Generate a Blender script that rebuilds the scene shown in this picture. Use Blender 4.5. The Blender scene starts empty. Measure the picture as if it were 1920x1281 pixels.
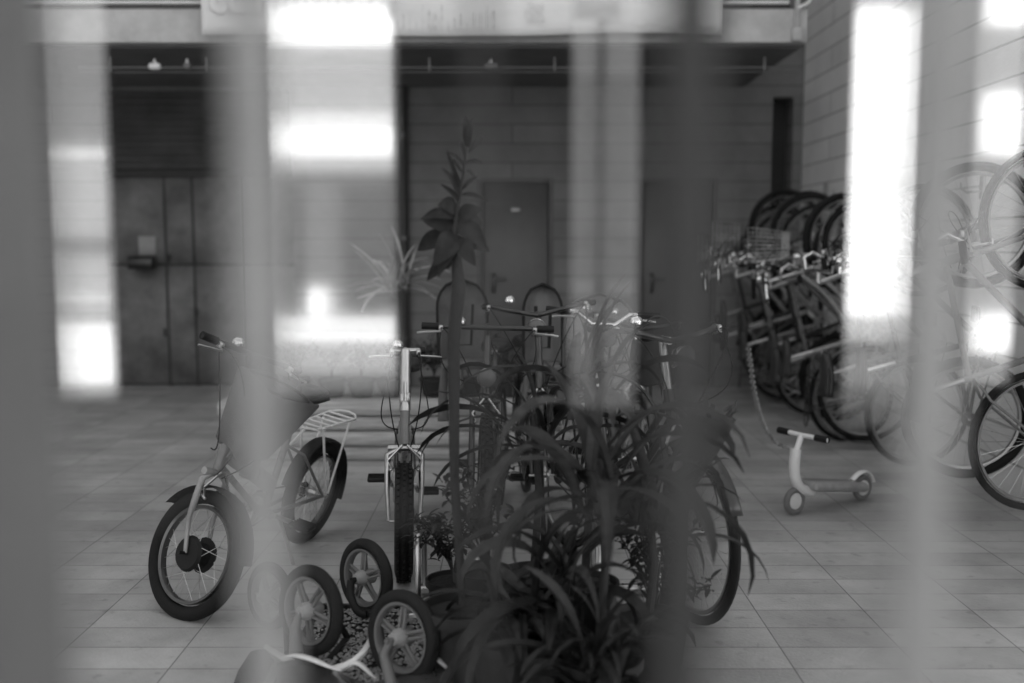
import bpy, math, random
from mathutils import Vector, Matrix
random.seed(7)
R = math.radians
S = bpy.context.scene

# ------------------------------------------------------------------ camera, light
H = 1.46; FPX = 1867.0; PITCH = math.atan(186.5/FPX)
cd = bpy.data.cameras.new('camera'); cam = bpy.data.objects.new('camera', cd)
S.collection.objects.link(cam); S.camera = cam
cam.location = (0, 0, H); cam.rotation_euler = (math.pi/2-PITCH, 0, 0)
cd.lens = 35.0; cd.sensor_width = 36.0; cd.clip_start = 0.02; cd.clip_end = 800
cd.dof.use_dof = True; cd.dof.focus_distance = 4.15; cd.dof.aperture_fstop = 1.0
SUN_EL, SUN_AZ = R(40), R(-5)          # the sun stands behind the block of flats, lighting the street side opposite
W = bpy.data.worlds.new('World'); S.world = W; W.use_nodes = True
nt = W.node_tree; bg = nt.nodes['Background']
sky = nt.nodes.new('ShaderNodeTexSky'); sky.sky_type = 'NISHITA'; sky.sun_disc = False
sky.sun_elevation = SUN_EL; sky.sun_rotation = SUN_AZ
bw = nt.nodes.new('ShaderNodeRGBToBW')   # black-and-white photograph
nt.links.new(sky.outputs[0], bw.inputs[0]); nt.links.new(bw.outputs[0], bg.inputs[0])
bg.inputs[1].default_value = 0.15
sl = bpy.data.lights.new('sun', 'SUN'); sl.energy = 5.0; sl.angle = R(0.5); sl.color = (1, 1, 1)
so = bpy.data.objects.new('sun', sl); S.collection.objects.link(so)
sd = Vector((math.sin(SUN_AZ)*math.cos(SUN_EL), math.cos(SUN_AZ)*math.cos(SUN_EL), math.sin(SUN_EL)))
so.rotation_euler = sd.to_track_quat('Z', 'Y').to_euler(); so.location = (0, 30, 40)
S.view_settings.view_transform = 'Standard'; S.view_settings.look = 'None'
S.view_settings.exposure = 1.95; S.view_settings.gamma = 1
S.cycles.max_bounces = 7; S.cycles.transparent_max_bounces = 16
S.cycles.use_denoising = True

def at(px, py, Y):
    """point at depth Y that the photograph (1920 wide) shows at px, py"""
    a = (px-960)/FPX; b = -(py-640.5)/FPX
    dy = math.cos(PITCH)+b*math.sin(PITCH); dz = -math.sin(PITCH)+b*math.cos(PITCH)
    return Vector((a*Y/dy, Y, H+dz*Y/dy))
def gx(px, Y):            # X on the ground plane at depth Y
    return (px-960)/FPX*(Y*math.cos(PITCH)+H*math.sin(PITCH))

# ------------------------------------------------------------------ materials
def _new(name):
    m = bpy.data.materials.new(name); m.use_nodes = True
    n = m.node_tree; return m, n, n.nodes['Principled BSDF']
def mat(name, v, rough=.6, metal=0., var=.25, scale=9., bump=.0, bscale=60., spec=.5, stretch=None, coat=0):
    m, n, p = _new(name)
    p.inputs['Roughness'].default_value = rough; p.inputs['Metallic'].default_value = metal
    p.inputs['Specular IOR Level'].default_value = spec; p.inputs['Coat Weight'].default_value = coat
    tc = n.nodes.new('ShaderNodeTexCoord'); mp = n.nodes.new('ShaderNodeMapping')
    n.links.new(tc.outputs['Object'], mp.inputs[0])
    if stretch: mp.inputs['Scale'].default_value = stretch
    t = n.nodes.new('ShaderNodeTexNoise'); t.inputs['Scale'].default_value = scale; t.inputs['Detail'].default_value = 6
    t.inputs['Roughness'].default_value = .65
    n.links.new(mp.outputs[0], t.inputs['Vector'])
    r = n.nodes.new('ShaderNodeMapRange'); r.inputs[1].default_value = .3; r.inputs[2].default_value = .7
    r.inputs[3].default_value = v*(1-var); r.inputs[4].default_value = v*(1+var)
    n.links.new(t.outputs[0], r.inputs[0]); n.links.new(r.outputs[0], p.inputs['Base Color'])
    r2 = n.nodes.new('ShaderNodeMapRange'); r2.inputs[3].default_value = max(0, rough-.12); r2.inputs[4].default_value = min(1, rough+.12)
    n.links.new(t.outputs[0], r2.inputs[0]); n.links.new(r2.outputs[0], p.inputs['Roughness'])
    if bump:
        t2 = n.nodes.new('ShaderNodeTexNoise'); t2.inputs['Scale'].default_value = bscale; t2.inputs['Detail'].default_value = 4
        n.links.new(mp.outputs[0], t2.inputs['Vector'])
        b = n.nodes.new('ShaderNodeBump'); b.inputs['Strength'].default_value = bump; b.inputs['Distance'].default_value = .01
        n.links.new(t2.outputs[0], b.inputs['Height']); n.links.new(b.outputs[0], p.inputs['Normal'])
    return m
def brick(name, v, mortar, u, w, bw_, bh, ms=.004, var=.15, rough=.8, offset=.5, dirt=.25, u0=0.0, spots=0.0):
    """courses laid in world u, w axes ('x','y','z')"""
    m, n, p = _new(name); L = n.links
    g = n.nodes.new('ShaderNodeNewGeometry'); sx = n.nodes.new('ShaderNodeSeparateXYZ'); cx = n.nodes.new('ShaderNodeCombineXYZ')
    L.new(g.outputs['Position'], sx.inputs[0]); ix = {'x': 0, 'y': 1, 'z': 2}
    sh = n.nodes.new('ShaderNodeMath'); sh.inputs[1].default_value = -u0; L.new(sx.outputs[ix[u]], sh.inputs[0]); L.new(sh.outputs[0], cx.inputs[0]); L.new(sx.outputs[ix[w]], cx.inputs[1])
    b = n.nodes.new('ShaderNodeTexBrick'); b.offset = offset; b.squash = 1
    b.inputs['Scale'].default_value = 1; b.inputs['Mortar Size'].default_value = ms; b.inputs['Mortar Smooth'].default_value = .3
    b.inputs['Brick Width'].default_value = bw_; b.inputs['Row Height'].default_value = bh
    b.inputs['Color1'].default_value = (v*(1-var),)*3+(1,); b.inputs['Color2'].default_value = (v*(1+var),)*3+(1,)
    b.inputs['Mortar'].default_value = (mortar,)*3+(1,)
    L.new(cx.outputs[0], b.inputs['Vector'])
    t = n.nodes.new('ShaderNodeTexNoise'); t.inputs['Scale'].default_value = 2.2; t.inputs['Detail'].default_value = 8; t.inputs['Roughness'].default_value = .65
    L.new(g.outputs['Position'], t.inputs['Vector'])
    r = n.nodes.new('ShaderNodeMapRange'); r.inputs[1].default_value = .3; r.inputs[2].default_value = .7
    r.inputs[3].default_value = 1-dirt; r.inputs[4].default_value = 1+dirt*.6; L.new(t.outputs[0], r.inputs[0])
    mx = n.nodes.new('ShaderNodeVectorMath'); mx.operation = 'SCALE'
    sp = n.nodes.new('ShaderNodeTexNoise'); sp.inputs['Scale'].default_value = 14; sp.inputs['Detail'].default_value = 3; L.new(g.outputs['Position'], sp.inputs['Vector'])
    sr = n.nodes.new('ShaderNodeMapRange'); sr.inputs[1].default_value = .62; sr.inputs[2].default_value = .72; sr.inputs[3].default_value = 1; sr.inputs[4].default_value = 1-spots
    L.new(sp.outputs[0], sr.inputs[0]); ml = n.nodes.new('ShaderNodeMath'); ml.operation = 'MULTIPLY'; L.new(r.outputs[0], ml.inputs[0]); L.new(sr.outputs[0], ml.inputs[1])
    L.new(b.outputs['Color'], mx.inputs[0]); L.new(ml.outputs[0], mx.inputs['Scale']); L.new(mx.outputs[0], p.inputs['Base Color'])
    t2 = n.nodes.new('ShaderNodeTexNoise'); t2.inputs['Scale'].default_value = 70; L.new(g.outputs['Position'], t2.inputs['Vector'])
    ad = n.nodes.new('ShaderNodeMath'); ad.operation = 'MULTIPLY_ADD'; ad.inputs[1].default_value = -1.5
    L.new(b.outputs['Fac'], ad.inputs[0]); L.new(t2.outputs[0], ad.inputs[2])
    bp = n.nodes.new('ShaderNodeBump'); bp.inputs['Strength'].default_value = .35; bp.inputs['Distance'].default_value = .008
    L.new(ad.outputs[0], bp.inputs['Height']); L.new(bp.outputs[0], p.inputs['Normal'])
    p.inputs['Roughness'].default_value = rough
    return m
M = {
 'rubber': mat('rubber', .014, .75, spec=.2, bump=.3, bscale=250), 'rubber_grey': mat('rubber_grey', .02, .75, spec=.2, bump=.4, bscale=180),
 'alu': mat('alu', .55, .3, 1, .15), 'chrome': mat('chrome', .75, .12, 1, .05), 'rim': mat('rim', .4, .35, 1, .1),
 'black': mat('black_paint', .02, .3, 0, .3, coat=.5), 'matte_black': mat('matte_black', .014, .6, spec=.25),
 'dark': mat('dark_paint', .05, .3, coat=.6), 'mid': mat('mid_paint', .16, .3, coat=.6), 'pale': mat('pale_paint', .3, .35, coat=.5),
 'white': mat('white_plastic', .72, .35, 0, .08), 'white_paint': mat('white_paint', .75, .35, 0, .08),
 'saddle': mat('saddle_vinyl', .03, .45, bump=.2, bscale=90), 'fabric': mat('bag_fabric', .06, .9, bump=.6, bscale=300),
 'fabric_grey': mat('bag_grey', .13, .85, bump=.6, bscale=240),
 'grey_plastic': mat('grey_plastic', .14, .45, 0, .12), 'hub_plastic': mat('hub_plastic', .3, .45, 0, .1),
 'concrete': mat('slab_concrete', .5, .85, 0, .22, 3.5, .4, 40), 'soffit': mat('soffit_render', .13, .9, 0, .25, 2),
 'timber': mat('weathered_timber', .48, .75, 0, .35, 6, .5, 40, stretch=(.6, 8, 8)),
 'timber_end': mat('sawn_timber', .24, .8, 0, .3, 12, .4, 60),
 'steel_door': mat('door_steel', .13, .5, 0, .12, 2.5, .1, 20), 'old_door': mat('stained_door', .15, .6, 0, .55, 2.2, .3, 30),
 'gate_top': mat('gate_top', .06, .7, 0, .5, 3), 'door_frame': mat('door_frame', .1, .5), 'dark_gap': mat('dark_metal', .03, .6),
 'banner': mat('banner_cloth', .85, .7, 0, .13, 1.4, .15, 6, stretch=(.5, 1, 1.6)), 'print': mat('banner_print', .85, .6, 0, .03),
 'print_grey': mat('banner_print_grey', .68, .7, 0, .3, 30),
 'paper': mat('paper', .35, .8, 0, .08), 'leaf': mat('leaf', .028, .5, 0, .6, 30, spec=.25, stretch=(1, 1, .3)), 'leaf_dark': mat('dark_leaf', .018, .5, 0, .6, 30, spec=.25),
 'leaf_pale': mat('pale_leaf', .4, .45, 0, .3, 16), 'leaf_dry': mat('dry_leaf', .048, .7, 0, .6, 25, spec=.2), 'stem': mat('stem_bark', .03, .8, bump=.5, bscale=80),
 'pot': mat('pot_plastic', .016, .5), 'terracotta': mat('pot_clay', .025, .8, bump=.2), 'soil': mat('soil', .03, 1, bump=1, bscale=60),
 'gravel': mat('gravel', .3, .85, 0, .5, 60), 'galv': mat('galvanised', .42, .45, 1, .2, 20),
 'post_lit': mat('post_lit_tone', .31, .6, 0, .3, 4), 'post_half_lit': mat('post_half_lit_tone', .13, .6, 0, .3, 4), 'post_dark': mat('post_dark_tone', .035, .6, 0, .3, 4),  # bar tones carry the light each bar catches
 'facade_white': mat('facade_white', .85, .8, 0, .05, 2), 'facade_grey': mat('facade_grey', .13, .85, 0, .15, 1.5),
 'facade_mid': mat('facade_mid', .28, .85, 0, .1, 1.5), 'facade_dark': mat('facade_dark', .05, .85, 0, .15, 1.5), 'dark_reflection_tone': mat('dark_reflection_tone', .05, .5), 'asphalt': mat('asphalt', .05, .9, 0, .25, 30, .5, 200),
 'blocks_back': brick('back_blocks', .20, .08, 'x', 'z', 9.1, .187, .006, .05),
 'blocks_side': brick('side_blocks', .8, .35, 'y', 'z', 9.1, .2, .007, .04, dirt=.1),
 'boards': brick('painted_boards', .82, .25, 'x', 'z', 6., .17, .006, .02, dirt=.05),
 'ground': mat('far_ground', .2, .9, 0, .2, 2),
}
M['paver'] = brick('pavers', .42, .17, 'x', 'y', .43, .183, .0028, .13, .72, 0, .28, .97, .22)
def glass(name, refl):
    m = bpy.data.materials.new(name); m.use_nodes = True; n = m.node_tree; n.nodes.clear()
    o = n.nodes.new('ShaderNodeOutputMaterial'); mx = n.nodes.new('ShaderNodeMixShader')
    a = n.nodes.new('ShaderNodeBsdfTransparent'); b = n.nodes.new('ShaderNodeBsdfGlossy'); b.inputs['Roughness'].default_value = .07
    b.inputs['Color'].default_value = (.95,)*3+(1,)
    lw = n.nodes.new('ShaderNodeLayerWeight'); lw.inputs[0].default_value = .15
    mr = n.nodes.new('ShaderNodeMapRange'); mr.inputs[3].default_value = refl; mr.inputs[4].default_value = 1
    n.links.new(lw.outputs['Fresnel'], mr.inputs[0]); n.links.new(mr.outputs[0], mx.inputs[0])
    # faint rolled-glass ripple: stretches reflections sideways
    tc = n.nodes.new('ShaderNodeTexCoord'); mp = n.nodes.new('ShaderNodeMapping'); mp.inputs['Scale'].default_value = (22, 22, 1.0)
    t = n.nodes.new('ShaderNodeTexNoise'); t.inputs['Scale'].default_value = 1; t.inputs['Detail'].default_value = 1
    bp = n.nodes.new('ShaderNodeBump'); bp.inputs['Strength'].default_value = .05; bp.inputs['Distance'].default_value = .002
    n.links.new(tc.outputs['Object'], mp.inputs[0]); n.links.new(mp.outputs[0], t.inputs['Vector'])
    n.links.new(t.outputs[0], bp.inputs['Height']); n.links.new(bp.outputs[0], b.inputs['Normal'])
    n.links.new(a.outputs[0], mx.inputs[1]); n.links.new(b.outputs[0], mx.inputs[2]); n.links.new(mx.outputs[0], o.inputs[0])
    return m
M['glass'] = glass('reflective_glass', .30)
def clear_plastic():
    m, n, p = _new('clear_plastic'); p.inputs['Base Color'].default_value = (.6,)*3+(1,); p.inputs['Roughness'].default_value = .2
    p.inputs['Alpha'].default_value = .13
    return m
M['clear'] = clear_plastic()

# ------------------------------------------------------------------ mesh builder
class MB:
    def __init__(s, M_=None): s.v = []; s.f = []; s.M = M_
    def add(s, vs, fs):
        o = len(s.v); s.v += [Vector(p) for p in vs]; s.f += [tuple(o+i for i in f) for f in fs]; return s
    def box(s, c, d, rot=None):
        c = Vector(c); h = Vector(d)/2; vs = []
        for z in (-1, 1):
            for y in (-1, 1):
                for x in (-1, 1):
                    p = Vector((x*h.x, y*h.y, z*h.z)); p = rot @ p if rot else p; vs.append(c+p)
        return s.add(vs, [(0,2,3,1),(4,5,7,6),(0,1,5,4),(2,6,7,3),(0,4,6,2),(1,3,7,5)])
    def bbox(s, c, d, b=.006, rot=None):
        """box with chamfered vertical and horizontal edges"""
        c = Vector(c); hx, hy, hz = [q/2 for q in d]; b = min(b, hx*.49, hy*.49, hz*.49); rings = []
        def ring(ix, iy, z):
            return [(-ix+b,-iy,z),(ix-b,-iy,z),(ix,-iy+b,z),(ix,iy-b,z),(ix-b,iy,z),(-ix+b,iy,z),(-ix,iy-b,z),(-ix,-iy+b,z)]
        vs = ring(hx-b*.8, hy-b*.8, -hz)+ring(hx, hy, -hz+b)+ring(hx, hy, hz-b)+ring(hx-b*.8, hy-b*.8, hz)
        vs = [c+((rot @ Vector(p)) if rot else Vector(p)) for p in vs]; fs = [tuple(range(7, -1, -1)), tuple(range(24, 32))]
        for k in range(3):
            for i in range(8): j = (i+1) % 8; fs.append((k*8+i, k*8+j, k*8+8+j, k*8+8+i))
        return s.add(vs, fs)
    def tube(s, pts, r, n=10, cap=True, closed=False, flat=1.0):
        pts = [Vector(p) for p in pts]; N = len(pts); rs = r if isinstance(r, (list, tuple)) else [r]*N
        vs = []; fs = []; prev = None
        for i, p in enumerate(pts):
            if closed: t = pts[(i+1) % N]-pts[i-1]
            else: t = pts[min(i+1, N-1)]-pts[max(i-1, 0)]
            t.normalize()
            if prev is None:
                u = t.cross(Vector((0, 0, 1)));
                if u.length < .1: u = t.cross(Vector((0, 1, 0)))
            else: u = prev-t*prev.dot(t)
            u.normalize(); prev = u; w = t.cross(u)
            for k in range(n):
                a = 2*math.pi*k/n; vs.append(p+u*math.cos(a)*rs[i]+w*math.sin(a)*rs[i]*flat)
        for i in range(N if closed else N-1):
            for k in range(n):
                a, b = i*n+k, i*n+(k+1) % n; c, d = ((i+1) % N)*n+k, ((i+1) % N)*n+(k+1) % n
                fs.append((a, b, d, c))
        if cap and not closed: fs += [tuple(range(n-1, -1, -1)), tuple(range((N-1)*n, N*n))]
        return s.add(vs, fs)
    def lathe(s, prof, c, axis=(0, 0, 1), n=32):
        """prof: (radius, along axis)"""
        a = Vector(axis).normalized(); u = a.cross(Vector((0, 0, 1)))
        if u.length < .1: u = a.cross(Vector((1, 0, 0)))
        u.normalize(); w = a.cross(u); c = Vector(c); vs = []; fs = []
        for r, h in prof:
            for k in range(n):
                t = 2*math.pi*k/n; vs.append(c+a*h+(u*math.cos(t)+w*math.sin(t))*r)
        for i in range(len(prof)-1):
            for k in range(n): j = (k+1) % n; fs.append((i*n+k, i*n+j, (i+1)*n+j, (i+1)*n+k))
        return s.add(vs, fs)
    def torus(s, c, axis, R_, r, n=48, m=10, sq=1.0, knob=0):
        prof = []
        for k in range(m+1):
            t = 2*math.pi*k/m; prof.append((R_+r*sq*math.cos(t), r*math.sin(t)))
        s.lathe(prof, c, axis, n)
        return s
    def sheet(s, grid):
        r, c = len(grid), len(grid[0]); fs = []
        for i in range(r-1):
            for j in range(c-1): fs.append((i*c+j, i*c+j+1, (i+1)*c+j+1, (i+1)*c+j))
        return s.add([p for row in grid for p in row], fs)
    def build(s, name, m, parent=None, smooth=True, solid=0):
        me = bpy.data.meshes.new(name); T = s.M
        me.from_pydata([tuple(T @ p) if T else tuple(p) for p in s.v], [], s.f); me.materials.append(M[m])
        if smooth:
            for p in me.polygons: p.use_smooth = True
        o = bpy.data.objects.new(name, me); S.collection.objects.link(o)
        if parent: o.parent = parent
        if smooth:
            e = o.modifiers.new('edges', 'EDGE_SPLIT'); e.split_angle = R(42)
        if solid:
            k = o.modifiers.new('solid', 'SOLIDIFY'); k.thickness = solid
        return o
def tag(o, label=None, cat=None, group=None, kind=None):
    if label: o['label'] = label
    if cat: o['category'] = cat
    if group: o['group'] = group
    if kind: o['kind'] = kind
    return o
def empty(name, loc=(0, 0, 0), rz=0, label=None, cat=None, group=None):
    o = bpy.data.objects.new(name, None); S.collection.objects.link(o); o.empty_display_size = .1
    o.location = loc; o.rotation_euler = (0, 0, rz); return tag(o, label, cat, group)
def copy_tree(o, parent=None):
    c = o.copy(); S.collection.objects.link(c)
    if parent: c.parent = parent
    for ch in list(o.children): copy_tree(ch, c)
    return c
def arc(c, r, a0, a1, n, ax='xz'):
    out = []
    for i in range(n+1):
        t = a0+(a1-a0)*i/n; u, w = r*math.cos(t), r*math.sin(t)
        out.append(Vector(c)+(Vector((u, 0, w)) if ax == 'xz' else Vector((u, w, 0)) if ax == 'xy' else Vector((0, u, w))))
    return out
def bez(p0, p1, p2, p3, n=10):
    P = [Vector(p) for p in (p0, p1, p2, p3)]
    return [P[0]*(1-t)**3+P[1]*3*t*(1-t)**2+P[2]*3*t*t*(1-t)+P[3]*t**3 for t in [i/n for i in range(n+1)]]

# ------------------------------------------------------------------ SETTING
g = MB().add([(-150,-150,-.02),(150,-150,-.02),(150,150,-.02),(-150,150,-.02)], [(0,1,2,3)]).build('ground', 'ground'); g['kind'] = 'structure'
g = MB().add([(-12,-1.5,0),(12,-1.5,0),(12,12,0),(-12,12,0)], [(0,1,2,3)]).build('courtyard_paving', 'paver'); g['kind'] = 'structure'
g = MB().box((0,-1.6,.05), (24,.2,.14)).build('kerb', 'asphalt'); g['kind'] = 'structure'
g = MB().add([(-40,-7,-.01),(40,-7,-.01),(40,-1.7,-.01),(-40,-1.7,-.01)], [(0,1,2,3)]).build('street', 'asphalt'); g['kind'] = 'structure'

YB = 10.0; YE = 7.9; ZS = 3.0
# the back wall with real openings
def wall_x(name, y, th, x0, x1, z1, holes, m):
    b = MB(); xs = x0
    for (a, c, z0, zt) in holes:
        b.box(((xs+a)/2, y+th/2, z1/2), (a-xs, th, z1))
        b.box(((a+c)/2, y+th/2, (zt+z1)/2), (c-a, th, z1-zt))
        xs = c
    b.box(((xs+x1)/2, y+th/2, z1/2), (x1-xs, th, z1)); return b.build(name, m, smooth=False)
def X_(px): return gx(px, YB)
D1 = (X_(897), X_(1036)); D2 = (X_(1194), X_(1337)); DG = (X_(206), X_(556)); ZD = 2.09
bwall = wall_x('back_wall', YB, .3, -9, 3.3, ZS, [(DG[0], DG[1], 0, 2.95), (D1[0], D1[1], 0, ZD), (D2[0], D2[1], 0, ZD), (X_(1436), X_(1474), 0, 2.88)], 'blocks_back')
tag(bwall, 'shaded wall of long pale blocks under the overhang behind the bikes', 'wall')
for o_, lab in ((D1, 'plain steel door with lever handle behind the tall leafy plant'), (D2, 'plain steel door with lever handle nearer the hanging bikes')):
    w = o_[1]-o_[0]; xc = sum(o_)/2
    t = empty('steel_door', (xc, YB+.03, 0), 0, lab, 'door', 'steel doors in the back wall')
    MB().bbox((0, .03, ZD/2), (w-.1, .045, ZD-.06)).build('door_leaf', 'steel_door', t)
    f = MB(); f.box((-w/2+.02, .03, ZD/2), (.045, .12, ZD)); f.box((w/2-.02, .03, ZD/2), (.045, .12, ZD)); f.box((0, .03, ZD-.02), (w-.1, .12, .045)); f.build('door_frame', 'door_frame', t, False)
    h = MB(); hx = -w/2+.15; h.bbox((hx, -.004, 1.05), (.045, .016, .2), .004); h.tube([(hx, -.01, 1.09), (hx, -.055, 1.09), (hx+.02, -.06, 1.09), (hx+.13, -.06, 1.088)], .011, 8)
    h.build('handle', 'black', t)
    if o_ is D1:
        MB().bbox((0, -.002, 1.78), (.09, .008, .035), .002).build('number_plate', 'alu', t)
# old left gate
gx0, gx1 = DG; gw = gx1-gx0
t = empty('metal_gate', ((gx0+gx1)/2, YB+.06, 0), 0, 'stained tall dark metal gate of several leaves at left back', 'gate')
def gl(px): return X_(px)-(gx0+gx1)/2
cols = [206, 315, 367, 462, 556]
for a, c in zip(cols[:-1], cols[1:]):
    xa, xc = gl(a)+.012, gl(c)-.012
    for z0, z1 in ((.02, 1.22), (1.245, 2.1)):
        MB().bbox(((xa+xc)/2, .03, (z0+z1)/2), (xc-xa, .03, z1-z0), .006).build('gate_leaf', 'old_door', t)
f = MB()
for a in cols: f.box((gl(a), .045, 1.06), (.05, .04, 2.12))
f.box((0, .042, 1.232), (gw, .03, .05)); f.box((0, .035, 2.14), (gw, .08, .07)); f.box((0, .1, 1.5), (gw, .02, 3.0)); f.build('gate_frame', 'dark_gap', t, False)
f = MB()
for k in range(11): f.box((0, .03, 2.22+k*.07), (gw-.04, .05, .066))
f.build('top_panel', 'gate_top', t, False)
for px, z in ((321, 1.3), (368, .75), (368, 1.28), (309, .55)): MB().tube([(gl(px), 0, z-.04), (gl(px), 0, z+.04)], .014, 8).build('hinge', 'dark_gap', t)
c = at(268, 492, YB)
t = empty('letter_box', (c.x, YB+.03, c.z-.07), 0, 'small black letter box fixed on the gate under a pale notice', 'letter box')
MB().bbox((0, -.05, .07), (.25, .14, .13), .01).build('box', 'black', t); MB().bbox((0, -.128, .11), (.18, .006, .015), .002).build('slot', 'dark_gap', t)
c = at(271, 461, YB)
tag(MB().bbox((c.x, YB+.07, c.z), (.17, .012, .19), .002).build('notice', 'paper'), 'pale paper notice on the dark gate above the black box', 'notice')
# recess at right end
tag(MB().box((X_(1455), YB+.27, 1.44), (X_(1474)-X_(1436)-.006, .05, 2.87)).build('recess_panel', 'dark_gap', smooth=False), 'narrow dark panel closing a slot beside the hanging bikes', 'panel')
# downpipe
t = empty('drain_pipe', (X_(762), YB-.06, 0), 0, 'dark vertical drain pipe on the back wall left of the doors', 'pipe')
MB().tube([(0, 0, .02), (0, 0, 2.98)], .045, 14).build('pipe', 'dark_gap', t)
for z in (.5, 1.5, 2.5): MB().tube([(0, 0, z-.02), (0, 0, z+.02)], .052, 14).build('bracket', 'dark', t)

# side walls
XR = 2.86
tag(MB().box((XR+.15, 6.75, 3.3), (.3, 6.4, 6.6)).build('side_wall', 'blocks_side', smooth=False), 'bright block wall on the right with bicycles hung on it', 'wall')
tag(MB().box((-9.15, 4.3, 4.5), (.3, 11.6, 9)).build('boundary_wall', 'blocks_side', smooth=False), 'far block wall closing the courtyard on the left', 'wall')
# upper floors (shade the courtyard)
sl_ = MB().box((-3.36, (YE+YB)/2+1.4, ZS+.125), (11.28, YB-YE+2.8, .25)).build('balcony_slab', 'concrete', smooth=False)
zt = at(300, 38, YE).z
t = empty('apartment_block', (0, 0, 0), 0, 'block of flats overhead with concrete balcony slab over the doors', 'building')
sl_.parent = t
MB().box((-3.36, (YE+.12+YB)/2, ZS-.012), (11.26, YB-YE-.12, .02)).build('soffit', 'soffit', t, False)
MB().box((-3.37, YB+1.5, 7.15), (11.25, 3.0, 7.8)).build('upper_wall', 'facade_mid', t, False)
MB().box((2.78, YB+.16, 7.01), (1.03, .28, 8.02)).build('corner_wall', 'blocks_back', t, False)
for k in range(1, 4):
    if k < 3: MB().box((-3.36, (YE+YB)/2, ZS+.1+k*2.9), (11.28, YB-YE-.006, .2)).build('upper_balcony', 'concrete', t, False)
MB().box((-3.1, (YE+YB)/2+1.2, 11.2), (12.2, YB-YE+3, .25)).build('roof', 'concrete', t, False)
MB().box((-3.1, YB+1.75, 1.5), (11.8, 2.8, 2.98)).build('light_stop_core', 'soffit', t, False)  # unseen mass added to stop light leaking round the doors
for k in range(6):
    MB().box((-8+k*1.9, YB-.02, 4.5), (1.1, .06, 2.1)).build('window', 'dark_gap', t, False)
# railing
t = empty('balcony_railing', (0, YE+.03, ZS+.25), 0, 'dark balcony railing with a bright top strip above the slab', 'railing')
MB().box((-3.4, .0, .22), (11.1, .012, .34)).build('infill_panel', 'dark_gap', t, False)
MB().box((-3.4, -.02, .02), (11.1, .03, .03)).build('bottom_rail', 'black', t, False)
zr = at(300, 6, YE).z-(ZS+.25)
MB().tube([(-8.5, -.05, zr), (at(1478, 8, YE).x, -.05, zr)], .014, 10).build('light_rail', 'white_paint', t)
MB().tube([(-8.5, 0, 1.0), (2.2, 0, 1.0)], .022, 10).build('handrail', 'alu', t)
for k in range(12): MB().box((-8.3+k*.94, .02, .5), (.03, .03, 1.0)).build('post', 'black', t, False)
# end post of balcony at the right wall
c = at(1492, 60, YE)
t = empty('balcony_post', (c.x, YE-.03, ZS-.0), 0, 'pale thin post at the right end of the balcony', 'post')
MB().bbox((0, 0, .6), (.035, .035, 1.16), .004).build('post', 'concrete', t); MB().bbox((0, 0, .05), (.07, .06, .1), .004).build('foot', 'concrete', t)
MB().tube([(0, -.02, zr+.2), (.08, -.03, zr+.24), (.13, -.03, zr+.4)], .015, 8).build('bend', 'white_paint', t)

# banner
bx0, bx1 = at(379, 30, YE-.1).x, at(1353, 30, YE-.1).x; bz0 = at(700, 66, YE-.1).z; bz1 = bz0+1.05
t = empty('banner', (0, YE-.1, bz0), 0, 'wide pale cloth banner with white lettering hung from the balcony', 'banner')
grid = []
for i in range(15):
    z = (bz1-bz0)*i/14; row = []
    for j in range(81):
        u = j/80; x = bx0+(bx1-bx0)*u
        row.append((x, .012*math.sin(u*21+z*3)+.018*math.sin(u*7-z*5)-.02*(1-z), z+(.012*math.sin(u*9)*(1-i/14)) ))
    grid.append(row)
MB().sheet(grid).build('cloth', 'banner', t, solid=.003)
def text(s, size, x, z, m, y=-.05, off=.0, sx=1):
    cu = bpy.data.curves.new('lettering', 'FONT'); cu.body = s; cu.size = size; cu.extrude = .001; cu.offset = off
    cu.materials.append(M[m]); o = bpy.data.objects.new('lettering', cu); S.collection.objects.link(o)
    bpy.context.view_layer.update(); me = bpy.data.meshes.new_from_object(o.evaluated_get(bpy.context.evaluated_depsgraph_get())); bpy.data.objects.remove(o)
    o = bpy.data.objects.new('lettering', me); S.collection.objects.link(o)
    o.parent = t; o.location = (x, y, z); o.rotation_euler = (math.pi/2, 0, 0); o.scale = (sx, 1, 1); return o
bpt = lambda px, py: at(px, py, YE-.15)
def fit(o, x0, x1):
    bpy.context.view_layer.update(); w = o.dimensions.x; o.scale.x *= (x1-x0)/max(w, .01)
a, b_ = bpt(393, 21), bpt(722, 21)
fit(text('comunitat', .36, a.x, a.z-bz0, 'print', -.06, .008), a.x, b_.x)
a, b_ = bpt(1118, 46), bpt(1330, 46)
fit(text('www.laborda.coop', .125, a.x, a.z-bz0, 'print', -.06, .001), a.x, b_.x)
f = MB()
for k in range(16):   # small printed line drawing in the banner's middle
    a = bpt(745+k*12, 60-random.random()*6); hgt = random.uniform(.05, .22)
    f.box((a.x, -.062, a.z-bz0+hgt/2), (random.uniform(.004, .02), .002, hgt))
for k in range(7):
    a = bpt(1000, 8+k*5.5); f.box((a.x+random.uniform(0,.02), -.062, a.z-bz0), (random.uniform(.12, .16), .002, .007))
f.build('printed_drawing', 'print_grey', t, False)

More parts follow.
